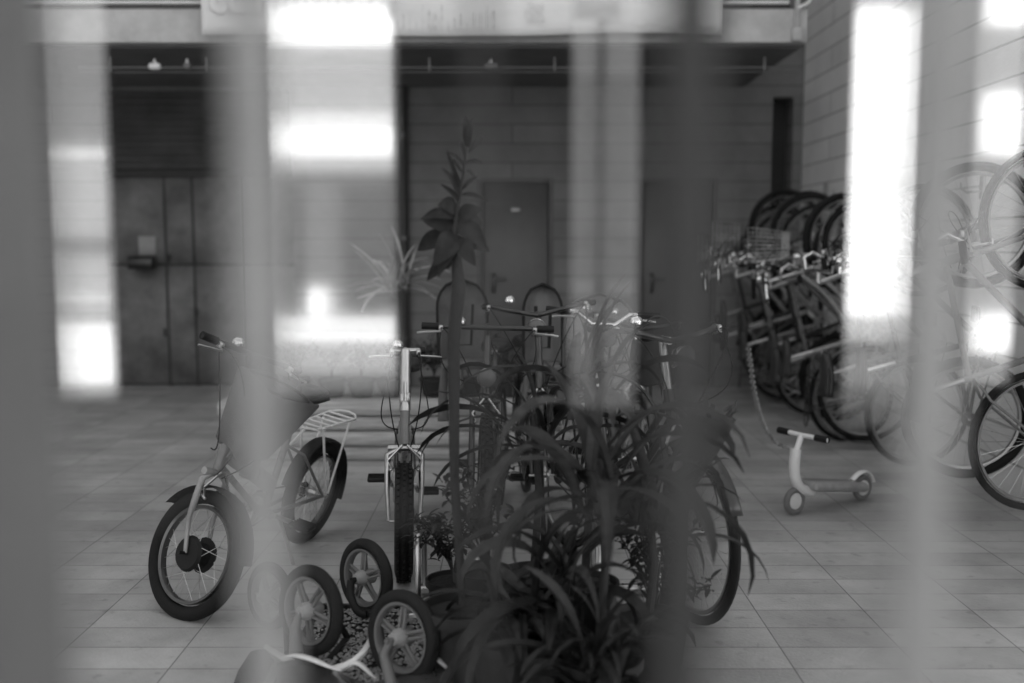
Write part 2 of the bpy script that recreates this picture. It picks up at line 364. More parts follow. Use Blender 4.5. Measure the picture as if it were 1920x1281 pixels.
# conduit and its little lamps under the slab edge
c0 = at(170, 127, YE+.12); c1 = at(1500, 127, YE+.12)
t = empty('conduit', (0, YE+.12, c0.z), 0, 'thin conduit running under the overhang with small clips', 'conduit')
c0.z = min(c0.z, ZS-.05)
MB().tube([(c0.x-.1, 0, 0), (c1.x-.02, 0, 0)], .007, 8).build('tube', 'grey_plastic', t)
MB().tube([(c0.x-.1, .03, -.03), (c1.x-.02, .03, -.028)], .005, 8).build('cable', 'grey_plastic', t)
for px in (207, 388, 805, 1040, 1433):
    p = at(px, 127, YE+.12); MB().bbox((p.x, -.005, .02), (.018, .014, .12), .003).build('clip', 'grey_plastic', t)
for px, w, cc in ((291, .085, 'round white lamp at the left of the conduit'), (352, .05, 'small pale clamp lamp right of the round one'), (920, .1, 'slim pale lamp on the conduit above the doors')):
    p = at(px, 125, YE+.1)
    l = empty('soffit_lamp', (p.x, YE+.09, p.z), 0, cc, 'lamp'); MB().lathe([(0, -w/2), (.022, -w/2), (.028, -w/4), (.028, w/4), (.022, w/2), (0, w/2)], (0, 0, 0), (1, 0, 0), 14).build('shade', 'white' if px == 291 else 'grey_plastic', l)
    MB().bbox((0, 0, .035), (.02, .02, .05), .003).build('bracket', 'alu', l)

# ------------------------------------------------------------------ opposite side of the street (reflected in the glass)
YP = 1.5; YF = -7.0; VD = YP+(YP-YF)
def fx(px): return (px-960)/FPX*VD
def fz(py): return at(960, py, VD).z
t = empty('street_building', (0, YF, 0), 0, 'sunlit building across the street, its unseen front shaped for the glass reflections', 'building')
MB().box((0, -2.0, 3.9), (22, 4, 7.8)).build('wall', 'facade_grey', t, False)
MB().box((0, -1.9, 7.95), (22.6, 4.4, .3)).build('roof', 'facade_mid', t, False)
def panel(name, px0, px1, py0, py1, m, proud=.06, dx=0):  # unseen panels, placed and toned to give each pane its reflected patches
    x0, x1, z1, z0 = fx(px0), fx(px1), fz(py0), fz(py1)
    z0 = max(z0, .02)
    return MB().bbox(((x0+x1)/2, proud/2, (z0+z1)/2), (x1-x0, proud, z1-z0), .01).build(name, m, t, False)
panel('painted_board', 60, 226, 606, 722, 'boards', .09); panel('plain_reflection_panel', 40, 226, 480, 596, 'facade_mid')
panel('reflection_ledge', 40, 230, 558, 565, 'facade_white', .10); panel('plain_reflection_panel', 40, 226, 290, 452, 'facade_mid', .05); panel('reflection_ledge', 40, 226, 284, 298, 'facade_white', .09)
panel('bright_reflection_band', 505, 800, 18, 92, 'facade_white', .09); panel('reflection_ledge', 490, 800, 215, 226, 'facade_white', .07)
panel('bright_reflection_band', 500, 790, 236, 297, 'facade_white', .10); panel('plain_reflection_panel', 500, 800, 100, 208, 'facade_mid', .04)
panel('plain_reflection_panel', 500, 800, 300, 328, 'facade_mid', .07); panel('small_reflection_panel', 577, 622, 540, 592, 'facade_white', .07)
panel('reflection_ledge', 490, 800, 598, 612, 'facade_white', .10); panel('reflection_ledge', 490, 800, 620, 640, 'facade_white', .12); panel('plain_reflection_panel', 500, 800, 646, 700, 'facade_mid', .06)
panel('dark_reflection_panel', 500, 570, 345, 585, 'dark_reflection_tone', .02); panel('dark_reflection_panel', 640, 760, 345, 585, 'dark_reflection_tone', .02)
panel('plain_reflection_panel', 1060, 1200, 145, 452, 'facade_dark', .05); panel('plain_reflection_panel', 1060, 1200, 490, 522, 'facade_dark', .05); panel('dark_reflection_panel', 1050, 1210, 456, 486, 'dark_reflection_tone', .03); panel('dark_reflection_panel', 1050, 1210, -200, 150, 'dark_reflection_tone', .03); panel('dark_reflection_panel', 1050, 1210, 540, 720, 'dark_reflection_tone', .03)
panel('white_reflection_panel', 1560, 1730, 20, 343, 'facade_white', .09); panel('white_reflection_panel', 1560, 1730, 348, 594, 'facade_white', .09)
panel('reflection_ledge', 1540, 1740, 602, 640, 'facade_mid', .12); panel('bright_reflection_band', 1820, 1960, -60, 52, 'facade_white', .09)
panel('bright_reflection_band', 1820, 1960, 178, 292, 'facade_white', .09); panel('reflection_ledge', 1820, 1960, 590, 660, 'facade_white', .09)

# ------------------------------------------------------------------ glass panes and near fence
panes = [(104, 208, 'narrow glass pane reflecting pale boards, leftmost of the glass panes'),
         (516, 748, 'widest glass pane, reflecting two glaring white bands'),
         (1073, 1194, 'dim narrow glass pane in front of the two doors'),
         (1592, 1706, 'glass pane with the tall blinding white reflection'),
         (1822, 1906, 'glass pane at the right edge in front of the nearest hung bike')]
for a, b_, lab in panes:
    x0, x1 = at(a, 400, YP).x, at(b_, 400, YP).x
    t = empty('glass_pane', ((x0+x1)/2, YP, 0), 0, lab, 'glass pane', 'glass panes hung from the inner head rail')
    zb_ = at((a+b_)/2, {104: 752, 516: 742, 1073: 770, 1592: 800, 1822: 720}[a], YP).z
    MB().add([(-(x1-x0)/2, 0, zb_), ((x1-x0)/2, 0, zb_), ((x1-x0)/2, 0, 2.5), (-(x1-x0)/2, 0, 2.5)], [(0,1,2,3)]).build('glass', 'glass', t, False)
    MB().bbox((0, 0, 2.53), (x1-x0, .05, .06), .004).build('head_channel', 'alu', t)
tag(MB().bbox((.3, YP, 2.59), (3.4, .06, .05), .004).build('head_rail', 'alu'), 'metal head rail carrying the hung glass panes', 'rail')
for xx in (-1.37, 1.97): tag(MB().bbox((xx, YP, 1.28), (.06, .06, 2.56), .004).build('screen_post', 'galv'), ('left' if xx < 0 else 'right')+' upright post carrying the head rail of the glass panes', 'post')
NY = .52
t = empty('metal_fence', (0, NY, 0), 0, 'out of focus upright bars of a metal fence close to the lens', 'fence')
for a, w, m in ((5, .052, 'post_half_lit'), (479, .021, 'post_lit'), (905, .007, 'post_dark'), (1290, .025, 'post_dark'), (1752, .026, 'post_lit')):  # light on the bars is put into their colour: pale lit, dark shaded
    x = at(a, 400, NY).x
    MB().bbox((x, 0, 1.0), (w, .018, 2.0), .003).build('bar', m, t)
MB().box((-.02, 0, .12), (.56, .03, .04)).build('bottom_rail', 'post_dark', t, False)
MB().box((-.02, 0, 2.02), (.56, .03, .04)).build('top_rail', 'post_dark', t, False)
zz = at(960, 968, NY).z
MB().tube([(-.3, .012, zz), (.3, .012, zz)], .0032, 8).build('cross_wire', 'post_dark', t)

# ------------------------------------------------------------------ bicycles
def rot_about(p, axis, a):
    return Matrix.Translation(p) @ Matrix.Rotation(a, 4, axis) @ Matrix.Translation(-Vector(p))
def wheel(t, c, r, tw, T=None, spokes=28, rimm='rim', tyre='rubber', hub=.018, hubm='alu', name='wheel', knob=False, hubw=.07):
    w = MB(T); rr = r-tw*1.0
    prof = [(rr-.006, -tw*.32), (rr-.018, -tw*.25), (rr-.022, 0), (rr-.018, tw*.25), (rr-.006, tw*.32), (rr-.004, 0), (rr-.006, -tw*.32)]
    w.lathe(prof, c, (0, 1, 0), 56); wo = w.build(name, rimm, t)
    y = MB(T); y.torus(c, (0, 1, 0), r-tw*.5, tw*.5, 56, 12)
    if knob:
        for k in range(52):
            a = 2*math.pi*k/52
            for yy in (-.32, 0, .32):
                aa = a+(math.pi/52 if yy == 0 else 0); rad = r-tw*.5+tw*.5*math.sqrt(1-yy*yy)
                p = Vector(c)+Vector((math.cos(aa)*rad, yy*tw, math.sin(aa)*rad))
                y.box(p, (.012, .011, .02), Matrix.Rotation(-aa, 3, 'Y'))
    y.build('tyre', tyre, wo)
    s = MB(T); c = Vector(c)
    for k in range(spokes):
        sd_ = 1 if k % 2 else -1; a = 2*math.pi*k/spokes; a2 = a+(.55 if (k//2) % 2 else -.55)
        s.tube([c+Vector((math.cos(a2)*hub, sd_*hubw*.4, math.sin(a2)*hub)), c+Vector((math.cos(a)*(rr-.018), 0, math.sin(a)*(rr-.018)))], .0012, 4, False)
    s.build('spokes', 'alu', wo)
    h = MB(T); h.lathe([(0, -hubw*.5), (hub, -hubw*.5), (hub*1.15, -hubw*.36), (hub*.8, -hubw*.28), (hub*.8, hubw*.28), (hub*1.15, hubw*.36), (hub, hubw*.5), (0, hubw*.5)], c, (0, 1, 0), 18)
    h.tube([c+Vector((0, -hubw*.9, 0)), c+Vector((0, hubw*.9, 0))], .007, 8); h.build('hub', hubm, wo)
    return wo

def bicycle(label, r=.34, tw=.04, wb=1.05, style='diamond', paint='dark', steer=0, bar='flat', barw=.6, saddle=.92, bb=.28,
            barz=1.02, guards=False, rack=False, rackm='black', basket=None, lamp=False, group=None, knob=False, spokes=28,
            forkm=None, stemm='alu', hubmotor=False, rimm='rim', bars_m='black', bag=False, bell=True, sus=False, rack_big=False):
    t = empty('bicycle', (0, 0, 0), 0, label, 'bicycle', group)  # thing > parts > sub-parts
    fa = Vector((wb, 0, r)); ra = Vector((0, 0, r)); ax = Vector((-math.cos(R(72)), 0, math.sin(R(72)))); P0 = fa-Vector((.04, 0, 0))
    crown = P0+ax*(r+.055); T = rot_about(P0, ax, steer); B = Vector((.43, 0, bb)); sax = Vector((-math.cos(R(73)), 0, math.sin(R(73))))
    if style == 'fold': hl = .15
    else: hl = .14
    h0 = crown+ax*.015; h1 = h0+ax*hl
    stop = B+sax*(.46 if style != 'fold' else .36); sp = B+sax*((saddle-.05-bb)/sax.z)
    f = MB(); f.tube([h0, h1], .022, 14); f.tube([B, stop], .016, 12); f.tube([B-Vector((0, .036, 0)), B+Vector((0, .036, 0))], .024, 14)
    if style == 'diamond':
        f.tube([stop-sax*.03, h1-ax*.03], .0145, 12); f.tube([B, h0+ax*.035], .0175, 12)
    elif style == 'step':
        m_ = (h1+B)/2+Vector((-.12, 0, -.05)); f.tube(bez(h1-ax*.03, m_+Vector((.12, 0, 0)), m_-Vector((.02, 0, 0)), B+sax*.16, 10), .0145, 12)
        f.tube(bez(h0+ax*.03, m_+Vector((.12, 0, -.1)), m_+Vector((-.02, 0, -.1)), B, 10), .017, 12)
    elif style == 'fold':
        f.tube([h0+ax*.08, (B+sax*.13)+Vector((.02, 0, 0))], .03, 14, flat=1.25); hc = (h0+ax*.08+B+sax*.13)/2
        f.bbox(hc, (.05, .075, .09), .008); f.tube([h0+ax*.02, B+Vector((.06, 0, .03))], .014, 10)
    for s in (-1, 1):
        off = Vector((0, s*.055, 0)); f.tube([B+Vector((-.02, s*.025, 0)), (B+ra)/2+off*.8, ra+off], .009, 8)
        f.tube([stop-sax*.05+Vector((0, s*.012, 0)), (stop*.7+ra*.3)+off*.75, ra+off], .007, 8)
    f.build('frame', paint, t)
    k = MB(T); forkm = forkm or paint
    for s in (-1, 1):
        o_ = Vector((0, s*(.5*tw+.035), 0))
        if sus: k.tube([crown+o_, P0+ax*(r*.45)+o_, P0+ax*(r*.45)+o_, fa+o_], [.014, .014, .02, .017], 10)
        else: k.tube([crown+Vector((0, s*.02, 0)), crown-ax*.03+o_, crown-ax*.12+o_, P0+ax*.12+o_, fa+o_*.9], [.014, .014, .0135, .011, .008], 10)
    k.tube([crown-Vector((0, .05+tw*.3, 0)), crown+Vector((0, .05+tw*.3, 0))], .016, 10)
    k.build('fork', forkm, t)
    wheel(t, ra, r, tw, None, spokes, knob=knob, rimm=rimm)
    if hubmotor: wheel(t, fa, r, tw, T, spokes, hub=.062, hubm='matte_black', knob=knob, hubw=.1, rimm=rimm)
    else: wheel(t, fa, r, tw, T, spokes, knob=knob, rimm=rimm)
    # stem + handlebar
    ts = (barz-h1.z)/ax.z; bt = h1+ax*ts
    st = MB(T); st.tube([h1, bt], .017 if style != 'fold' else .025, 12)
    if style == 'fold': st.bbox(h1+ax*.05, (.05, .05, .07), .006); st.tube([h1+ax*.05+Vector((.03,0,0)), h1+ax*.14+Vector((.045,0,0))], .008, 8); st.tube([bt-ax*.22, bt-ax*.19], .026, 12)
    fw = Vector((.07 if style != 'fold' else 0.0, 0, .0)); st.tube([bt, bt+fw+Vector((.001, 0, 0))], .016, 10); st.build('stem', stemm, t)
    c = bt+fw; hw = barw/2; hb = MB(T); gr = []
    if bar == 'flat':
        pts = [c+Vector((-.02, s_*hw, .0)) if abs(s_) == 1 else c+Vector((0, s_*hw, 0)) for s_ in (-1, -.4, 0, .4, 1)]; hb.tube(pts, .0125, 10); gr = [(pts[0], pts[0]+(pts[1]-pts[0])*.42, ), (pts[4], pts[4]+(pts[3]-pts[4])*.42)]
    elif bar == 'riser':
        pts = [c+Vector((-.03, -hw, .06)), c+Vector((-.01, -hw*.45, .055)), c+Vector((0, -hw*.2, 0)), c+Vector((0, hw*.2, 0)), c+Vector((-.01, hw*.45, .055)), c+Vector((-.03, hw, .06))]
        hb.tube(pts, .0125, 10); gr = [(pts[0], pts[0]+(pts[1]-pts[0])*.75), (pts[5], pts[5]+(pts[4]-pts[5])*.75)]
    elif bar == 'swept':
        L_ = bez(c, c+Vector((.08, .14, .03)), c+Vector((0, hw, .07)), c+Vector((-.2, hw, .04)), 10)
        Rr = [Vector((p.x, -p.y, p.z)) for p in L_]; hb.tube(list(reversed(Rr))+L_[1:], .012, 10)
        gr = [(Rr[-1], Rr[-4]), (L_[-1], L_[-4])]
    elif bar == 'drop':
        for s in (-1, 1):
            q = [c, c+Vector((.0, s*hw*.9, 0)), c+Vector((.08, s*hw, 0)), c+Vector((.11, s*hw, -.05)), c+Vector((.08, s*hw, -.12)), c+Vector((-.02, s*hw, -.14))]; hb.tube(q, .0125, 10)
            gr.append((q[-1], q[-2]))
    hbo = hb.build('handlebar', bars_m, t)
    for a, b__ in gr: MB(T).tube([a, b__], .0165, 12).build('grip', 'matte_black', hbo)
    for a, b__ in gr:
        lv = MB(T); d = (b__-a).normalized(); q = a+(b__-a)*1.15; lv.tube([q, q+Vector((.04, 0, -.02)), q+Vector((.05, 0, -.025))-d*.08, q+Vector((.045, 0, -.03))-d*.11], .005, 6)
        lv.bbox(q+Vector((.015, 0, -.005)), (.035, .02, .025), .004)
        lv.build('brake_lever', 'alu', hbo)
    cb = MB(T)
    for i, (a, b__) in enumerate(gr):
        s = 1 if i else -1; q = a+(b__-a)*1.15+Vector((.02, 0, -.01))
        cb.tube(bez(q, q+Vector((.16, -s*.06*0, .05)), crown+Vector((.2, s*.1, .26)), crown+Vector((.02, s*.02, -.01)), 14), .0028, 6)
        cb.tube(bez(q+Vector((0, 0, -.01)), q+Vector((.2, s*.02, -.18)), crown+Vector((.15, s*.16, .12)), h0+ax*.08+Vector((-.04, s*.03, -.02)), 14), .0028, 6)
    cb.build('cable', 'matte_black', t)
    # saddle
    q = MB(); q.tube([stop-sax*.05, sp], .0135, 10); q.build('seatpost', stemm, t)
    gs = []
    for i in range(9):
        u = i/8; x = sp.x-.13+.26*u; wdt = .075*(1-u)**.7*(1-.15*(1-u))+.018+.0; wdt = max(.016, wdt); row = []
        for j in range(9):
            a = math.pi*j/8; row.append((x, -math.cos(a)*wdt, sp.z+.02+math.sin(a)**.5*(.035+.012*(1-u))-.01*abs(math.sin(math.pi*u))))
        gs.append(row)
    so_ = MB().sheet(gs); so_.add([(sp.x-.13, 0, sp.z+.02)], []); sdl = so_.build('saddle', 'saddle', t, solid=.006)
    rl = MB(); rl.tube([(sp.x-.1, .02, sp.z+.03), (sp.x, .02, sp.z), (sp.x+.09, .012, sp.z+.025)], .004, 6); rl.tube([(sp.x-.1, -.02, sp.z+.03), (sp.x, -.02, sp.z), (sp.x+.09, -.012, sp.z+.025)], .004, 6); rl.build('saddle_rail', 'alu', sdl)
    # drivetrain
    cr = MB(); cr.lathe([(.085, -.052), (.085, -.048), (.06, -.048), (.06, -.052), (.085, -.052)], B, (0, 1, 0), 30)
    for i in range(5):
        a = i*2*math.pi/5; cr.tube([B+Vector((0, -.05, 0)), B+Vector((math.cos(a)*.07, -.05, math.sin(a)*.07))], .006, 6)
    ca = R(25); cv = Vector((math.cos(ca), 0, math.sin(ca)))*.165
    cr.tube([B+Vector((0, -.062, 0)), B+Vector((0, -.075, 0))+cv], .011, 8); cr.tube([B+Vector((0, .05, 0)), B+Vector((0, .07, 0))-cv], .011, 8); cr.tube([B-Vector((0, .065, 0)), B+Vector((0, .055, 0))], .012, 10)
    cro = cr.build('crankset', 'alu', t)
    for s, v in ((-1, cv), (1, -cv)):
        p = B+v+Vector((0, s*.125, 0)); pm = MB(); pm.bbox(p+Vector((0, 0, .0)), (.085, .095, .022), .005); pm.tube([p-Vector((0, s*.06, 0)), p], .006, 6)
        for i in range(5): pm.box(p+Vector((-.034+i*.017, 0, .012)), (.005, .09, .006))
        pm.build('pedal', 'matte_black', cro)
    ch = MB(); cy = -.05; p1 = B+Vector((0, cy, .083)); p2 = B+Vector((0, cy, -.083)); p3 = ra+Vector((0, cy, .035)); p4 = ra+Vector((0, cy, -.035))
    ch.tube([p1, p3], .004, 6); ch.tube([p2, p4], .004, 6); ch.lathe([(0, -.006), (.038, -.006), (.04, 0), (.038, .006), (0, .006)], ra+Vector((0, cy, 0)), (0, 1, 0), 20); ch.build('chain', 'dark_gap', t)
    bk = MB(T)
    for s in (-1, 1):
        p = crown-ax*.05+Vector((.02, s*(tw*.5+.02), 0)); bk.tube([crown+Vector((.03, s*.01, .02)), p+Vector((.01, s*.015, 0)), p-ax*.04-Vector((0, s*.008, 0))], .006, 6); bk.bbox(p-ax*.04, (.045, .012, .012), .003)
    bk.build('brake_caliper', 'alu', t)
    if guards:
        for cc, TT, a0, a1, nm in ((fa, T, R(25), R(165), 1), (ra, None, R(20), R(200), 2)):
            gr_ = []
            for i in range(19):
                a = a0+(a1-a0)*i/18; gr_.append([cc+Vector((math.cos(a)*(r+.014+.006*math.cos(b)), math.sin(b)*(tw*.5+.008)*1.0, math.sin(a)*(r+.014+.006*math.cos(b)))) for b in (-1.5, -.8, 0, .8, 1.5)])
            MB(TT).sheet(gr_).build('mudguard', 'black' if guards is True else guards, t, solid=.0015)
    if rack:
        rk = MB(); z = 2*r+.07 if not rack_big else 2*r+.11; x0, x1 = -.22, .17; rw = .06 if not rack_big else .075
        loop = [(x1, -rw*.7, z), (x0+.05, -rw, z), (x0, -rw*.6, z+.004), (x0-.015, 0, z+.006), (x0, rw*.6, z+.004), (x0+.05, rw, z), (x1, rw*.7, z)]
        rk.tube(loop, .006, 8); rk.tube([(x1, -rw*.7, z), (x1+.02, 0, z), (x1, rw*.7, z)], .006, 8)
        for i in range(5): xx = x0+.06+i*.07; rk.tube([(xx, -rw*.95, z), (xx, rw*.95, z)], .005, 8)
        for s in (-1, 1):
            rk.tube([(x0+.1, s*rw*.95, z), (-.02, s*.07, r+.01)], .006, 8); rk.tube([(x1-.05, s*rw*.8, z), (.0, s*.07, r+.01)], .006, 8)
        rk.tube([(x1, 0, z), tuple(stop-sax*.08)], .006, 8); rk.build('rear_rack', rackm, t)
    if basket:
        bo = c+Vector((.19, 0, -.12)); w0, w1, d0, d1, hb_ = .26, .34, .18, .24, .23
        if basket in ('bag', 'dark_bag'):
            bo = bt+Vector((.2, 0, -.32)); pr = []
            for (zz_, sx, sy) in ((-.02, .12, .14), (0, .15, .19), (.15, .20, .25), (.28, .24, .30), (.29, .235, .29), (.27, .22, .28), (.05, .15, .2), (.045, .0, .0)):
                row = []
                for i in range(25):
                    a = 2*math.pi*i/24; ca_, sa_ = math.cos(a), math.sin(a); row.append(bo+Vector((abs(ca_)**.5*math.copysign(sx/2*1.1, ca_), abs(sa_)**.5*math.copysign(sy/2*1.1, sa_), zz_+.012*math.sin(3*a))))
                pr.append(row)
            bsk = MB(T).sheet(pr).build('basket_bag', 'fabric_grey' if basket == 'bag' else 'fabric', t)
            MB(T).tube([bo+Vector((.11*math.cos(a), .15*math.sin(a), .28)) for a in [i*2*math.pi/20 for i in range(20)]], .006, 6, closed=True).build('bag_rim', 'matte_black', bsk)
        else:
            bm_ = MB(T)
            def ringp(u):
                w = w0+(w1-w0)*u; d = d0+(d1-d0)*u; z = -.0+hb_*u
                return [bo+Vector((sx*d/2, sy*w/2, z)) for sx, sy in ((-1,-1),(1,-1),(1,1),(-1,1))]
            for i in range(7): bm_.tube(ringp(i/6), .003 if i < 6 else .005, 6, closed=True)
            a_, b2 = ringp(0), ringp(1)
            for e in range(4):
                for i in range(9): u = i/8; bm_.tube([a_[e].lerp(a_[(e+1) % 4], u), b2[e].lerp(b2[(e+1) % 4], u)], .0022, 5)
            for i in range(9): u = i/8; bm_.tube([a_[0].lerp(a_[3], u), a_[1].lerp(a_[2], u)], .0022, 5)
            bm_.build('basket', basket, t)
    bl_ = MB(T); q = gr[0][1].lerp(gr[1][1], .22)+Vector((.01, 0, .028)); bl_.lathe([(.026, -.012), (.028, 0), (.022, .014), (.01, .021), (0, .022)], q, (0, 0, 1), 16); bl_.build('bell', 'chrome', hbo)
    if lamp:
        lp = crown+ax*.1+Vector((.1, 0, .03)) if lamp != 'high' else c+Vector((.12, 0, -.05)); l = MB(T)
        l.lathe([(0, -.07), (.018, -.065), (.034, -.04), (.044, -.01), (.047, .015), (.044, .02)], lp, (1, 0, -.1), 22); l.tube([lp-Vector((.03, 0, .02)), lp-Vector((.09, 0, .05))], .007, 8)
        lo = l.build('headlight', 'chrome', t); MB(T).lathe([(.044, .014), (.03, .024), (0, .028)], lp, (1, 0, -.1), 22).build('lens', 'grey_plastic', lo)
    return t
def place(t, x, y, heading, z=0, lean=0, wb=1.05, ref='mid'):
    """heading: direction of travel, degrees, 0 = +X; ref: which axle stands at x, y"""
    dx = {'mid': wb/2, 'front': wb, 'rear': 0}[ref]; Rm = Matrix.Rotation(R(heading), 4, 'Z')
    Mx = Matrix.Translation((x, y, z)) @ Rm @ Matrix.Rotation(lean, 4, 'X') @ Matrix.Translation((-dx, 0, 0))
    t.location = Mx.translation; t.rotation_euler = Mx.to_euler()
def from_px(px, py): # ground point
    Y = 1.0
    for _ in range(30):
        z = at(px, py, Y).z; Y *= H/(H-z)
    return at(px, py, Y)

# left electric folding bike
p = from_px(366, 1150)
b1 = bicycle('electric folding bike with pale fork, hub motor and white rear rack at left', r=.255, tw=.056, wb=.98, style='fold', paint='mid', steer=R(74), bar='flat', barw=.56, saddle=.8, bb=.27,
             barz=1.02, rack=True, rackm='white_paint', basket='bag', forkm='pale', hubmotor=True, rimm='dark', stemm='matte_black', group=None, lamp=False, rack_big=True, guards='matte_black')
HEAD1 = 251
place(b1, p.x-.085, p.y+.02, HEAD1, ref='front', wb=.98, lean=R(-12))
ks = MB(); ks.tube([(.36, .04, .24), (.32, .14, .012)], .009, 8); ks.build('kickstand', 'alu', b1)

# centre small-wheel bike seen head-on
p = from_px(757, 1118)
b2 = bicycle('small-wheeled folding bike seen head-on with knobbly tyre and tall pale stem', r=.255, tw=.08, wb=.98, rimm='dark', style='fold', paint='mid', steer=0, bar='flat', barw=.17, saddle=.86,
             barz=.97, forkm='alu', knob=True, sus=False, bars_m='alu')
place(b2, gx(757, p.y+.22), p.y+.22, -84, ref='front', wb=.98, lean=R(-1)); 
# bikes standing behind the plants
b3 = bicycle('black mountain bike facing the camera beside the small-wheeled bike', r=.34, tw=.055, style='diamond', paint='black', bar='flat', barw=.62, barz=1.06, knob=True, sus=True, steer=R(6), lamp=True, stemm='dark', group='bicycles parked behind the plants')
place(b3, -.13, 4.45, -93, ref='front')
b4 = bicycle('city bike with chrome headlamp between mountain bike and pale dome seat', r=.345, tw=.04, style='step', paint='dark', bar='swept', barw=.56, barz=1.10, guards=True, rack=True, lamp='high', stemm='dark', steer=R(-8), group='bicycles parked behind the plants', bars_m='black')
place(b4, .15, 4.7, -86, ref='front')
b6 = bicycle('dark bike standing deepest among the parked bikes behind the long leaves', r=.34, tw=.04, style='diamond', paint='dark', bar='riser', barw=.58, barz=1.05, guards=True, rack=True, stemm='dark', lamp='high', bars_m='chrome', steer=R(12), group='bicycles parked behind the plants')
place(b6, .42, 4.75, -96, ref='front')
b7 = bicycle('pale-framed bike standing behind the clear dome seat', r=.34, tw=.038, style='step', paint='mid', bar='swept', barw=.54, barz=1.0, guards=True, rack=True, stemm='chrome', steer=R(20), group='bicycles parked behind the plants')
place(b7, .62, 5.1, -100, ref='front')
p = from_px(1290, 1163)
b5 = bicycle('dark city bike with round chrome headlamp right of the plants', r=.345, tw=.036, style='step', paint='black', bar='swept', barw=.52, barz=1.07, guards=True, rack=True, lamp='high', steer=R(-6), spokes=36, group='bicycles parked behind the plants')
place(b5, p.x, p.y, -66, ref='front', lean=R(-2))

# child seats on the racks
def child_seat(x, y, z, rz, w, h, m, label, trim='matte_black'):
    t = empty('child_seat', (x, y, z), rz, label, 'child seat', 'child seats on the parked bikes')
    gsh = []
    for i in range(15):
        v = i/14; zz_ = h*v; ww = w/2*(1 if v < .65 else math.sqrt(max(0.0, 1-((v-.65)/.35)**2)))+.004; row = []
        for j in range(11):
            a = -1+2*j/10; row.append((a*ww, .10*v+.07*a*a*-1, zz_))
        gsh.append(row)
    MB().sheet(gsh).build('backrest', m, t, solid=.008)
    MB().tube([gsh[i][0] for i in range(15)]+[gsh[i][10] for i in range(14, -1, -1)], .008, 8).build('rim_edge', trim, t)
    s = MB(); s.bbox((0, -.1, .0), (w*.9, .24, .04), .02); s.build('seat', m, t)
    for sx in (-1, 1):
        MB().tube([(sx*w*.4, -.1, 0), (sx*w*.46, -.14, -.15), (sx*w*.46, -.18, -.3)], [.02, .025, .035], 10).build('leg_rest', m, t)
    MB().tube([(-w*.2, -.05, .32), (-w*.15, -.08, .1), (w*.15, -.08, .1), (w*.2, -.05, .32)], .01, 8, flat=.4).build('strap', 'matte_black', t)
    MB().tube([(0, .0, -.01), (0, .05, -.16)], .01, 8).build('mount', 'alu', t)
    return t
c = at(1018, 533, 5.35); child_seat(c.x, 5.35, .80, R(0), .2, c.z-.80, 'grey_plastic', 'narrow child seat with dark rim, standing up between the parked bikes')
c = at(1124, 552, 5.25); child_seat(c.x, 5.25, .72, R(-8), .36, c.z-.72, 'clear', 'wide clear dome-backed child seat in the middle of the bikes', 'dark')
c = at(866, 524, 5.5); child_seat(c.x, 5.5, .8, R(10), .27, c.z-.8, 'fabric_grey', 'dark child seat behind the stem of the tall leafy plant')
# wire arch (bag handle) and carrier bag near right
c = at(1225, 640, 4.6)
t = empty('carrier_bag', (c.x, 4.6, c.z-.2), 0, 'black bag with thin looped handle hanging by the right parked bike', 'bag')
pr = []
for zz_, sx, sy in ((0, .07, .05), (.01, .1, .07), (.12, .11, .07), (.2, .10, .045), (.205, .07, .02)):
    pr.append([(abs(math.cos(a))**.6*math.copysign(sx, math.cos(a)), abs(math.sin(a))**.6*math.copysign(sy, math.sin(a)), zz_+.008*math.sin(a*4)) for a in [i*math.pi/10 for i in range(21)]])
MB().sheet(pr).build('bag', 'matte_black', t)
MB().tube(bez((-.06, 0, .19), (-.06, 0, .36), (.1, 0, .36), (.1, 0, .19), 12), .0035, 6).build('handle', 'black', t)

# bikes hung upright on the right wall
hang = [bicycle('x', r=.34, tw=.034, style='diamond', paint='mid', bar='drop', barw=.42, barz=1.0, saddle=.95, bars_m='chrome', group='bicycles hung on the right wall'),
        bicycle('x', r=.34, tw=.04, style='step', paint='pale', bar='swept', barw=.56, barz=1.05, guards='grey_plastic', rack=True, basket='alu', lamp=True, bars_m='chrome', group='bicycles hung on the right wall'),
        bicycle('x', r=.34, tw=.052, style='diamond', paint='black', bar='flat', barw=.62, barz=1.03, knob=False, sus=True, stemm='chrome', group='bicycles hung on the right wall')]
spots = [(9.35, 0, .42, 'racing bike hung deepest on the wall, next to the dark slot'),
         (8.95, 1, .36, 'pale step-through hung bike with wire basket near the back corner'),
         (9.15, 2, .55, 'black mountain bike squeezed between the two deepest hung bikes'),
         (8.27, 1, .47, 'pale hung basket bike squeezed in behind the chain top'),
         (7.3, 0, .33, 'hung racing bike lowest on the wall, right of the chain'),
         (8.5, 2, .50, 'black mountain bike hung third from the back wall'),
         (8.05, 0, .38, 'hung racing bike directly behind the upper end of the chain'),
         (7.6, 2, .44, 'hung black mountain bike whose rear wheel nears the chain'),
         (6.9, 1, .40, 'hung pale step-through bike with basket just left of the blinding white reflection'),
         (6.1, 0, .42, 'hung racing bike behind the blinding white reflection'),
         (5.35, 2, .5, 'hung black mountain bike second nearest to the camera'),
         (4.7, 0, .52, 'nearest hung racing bike, cut by the right edge of the picture')]
first = {}
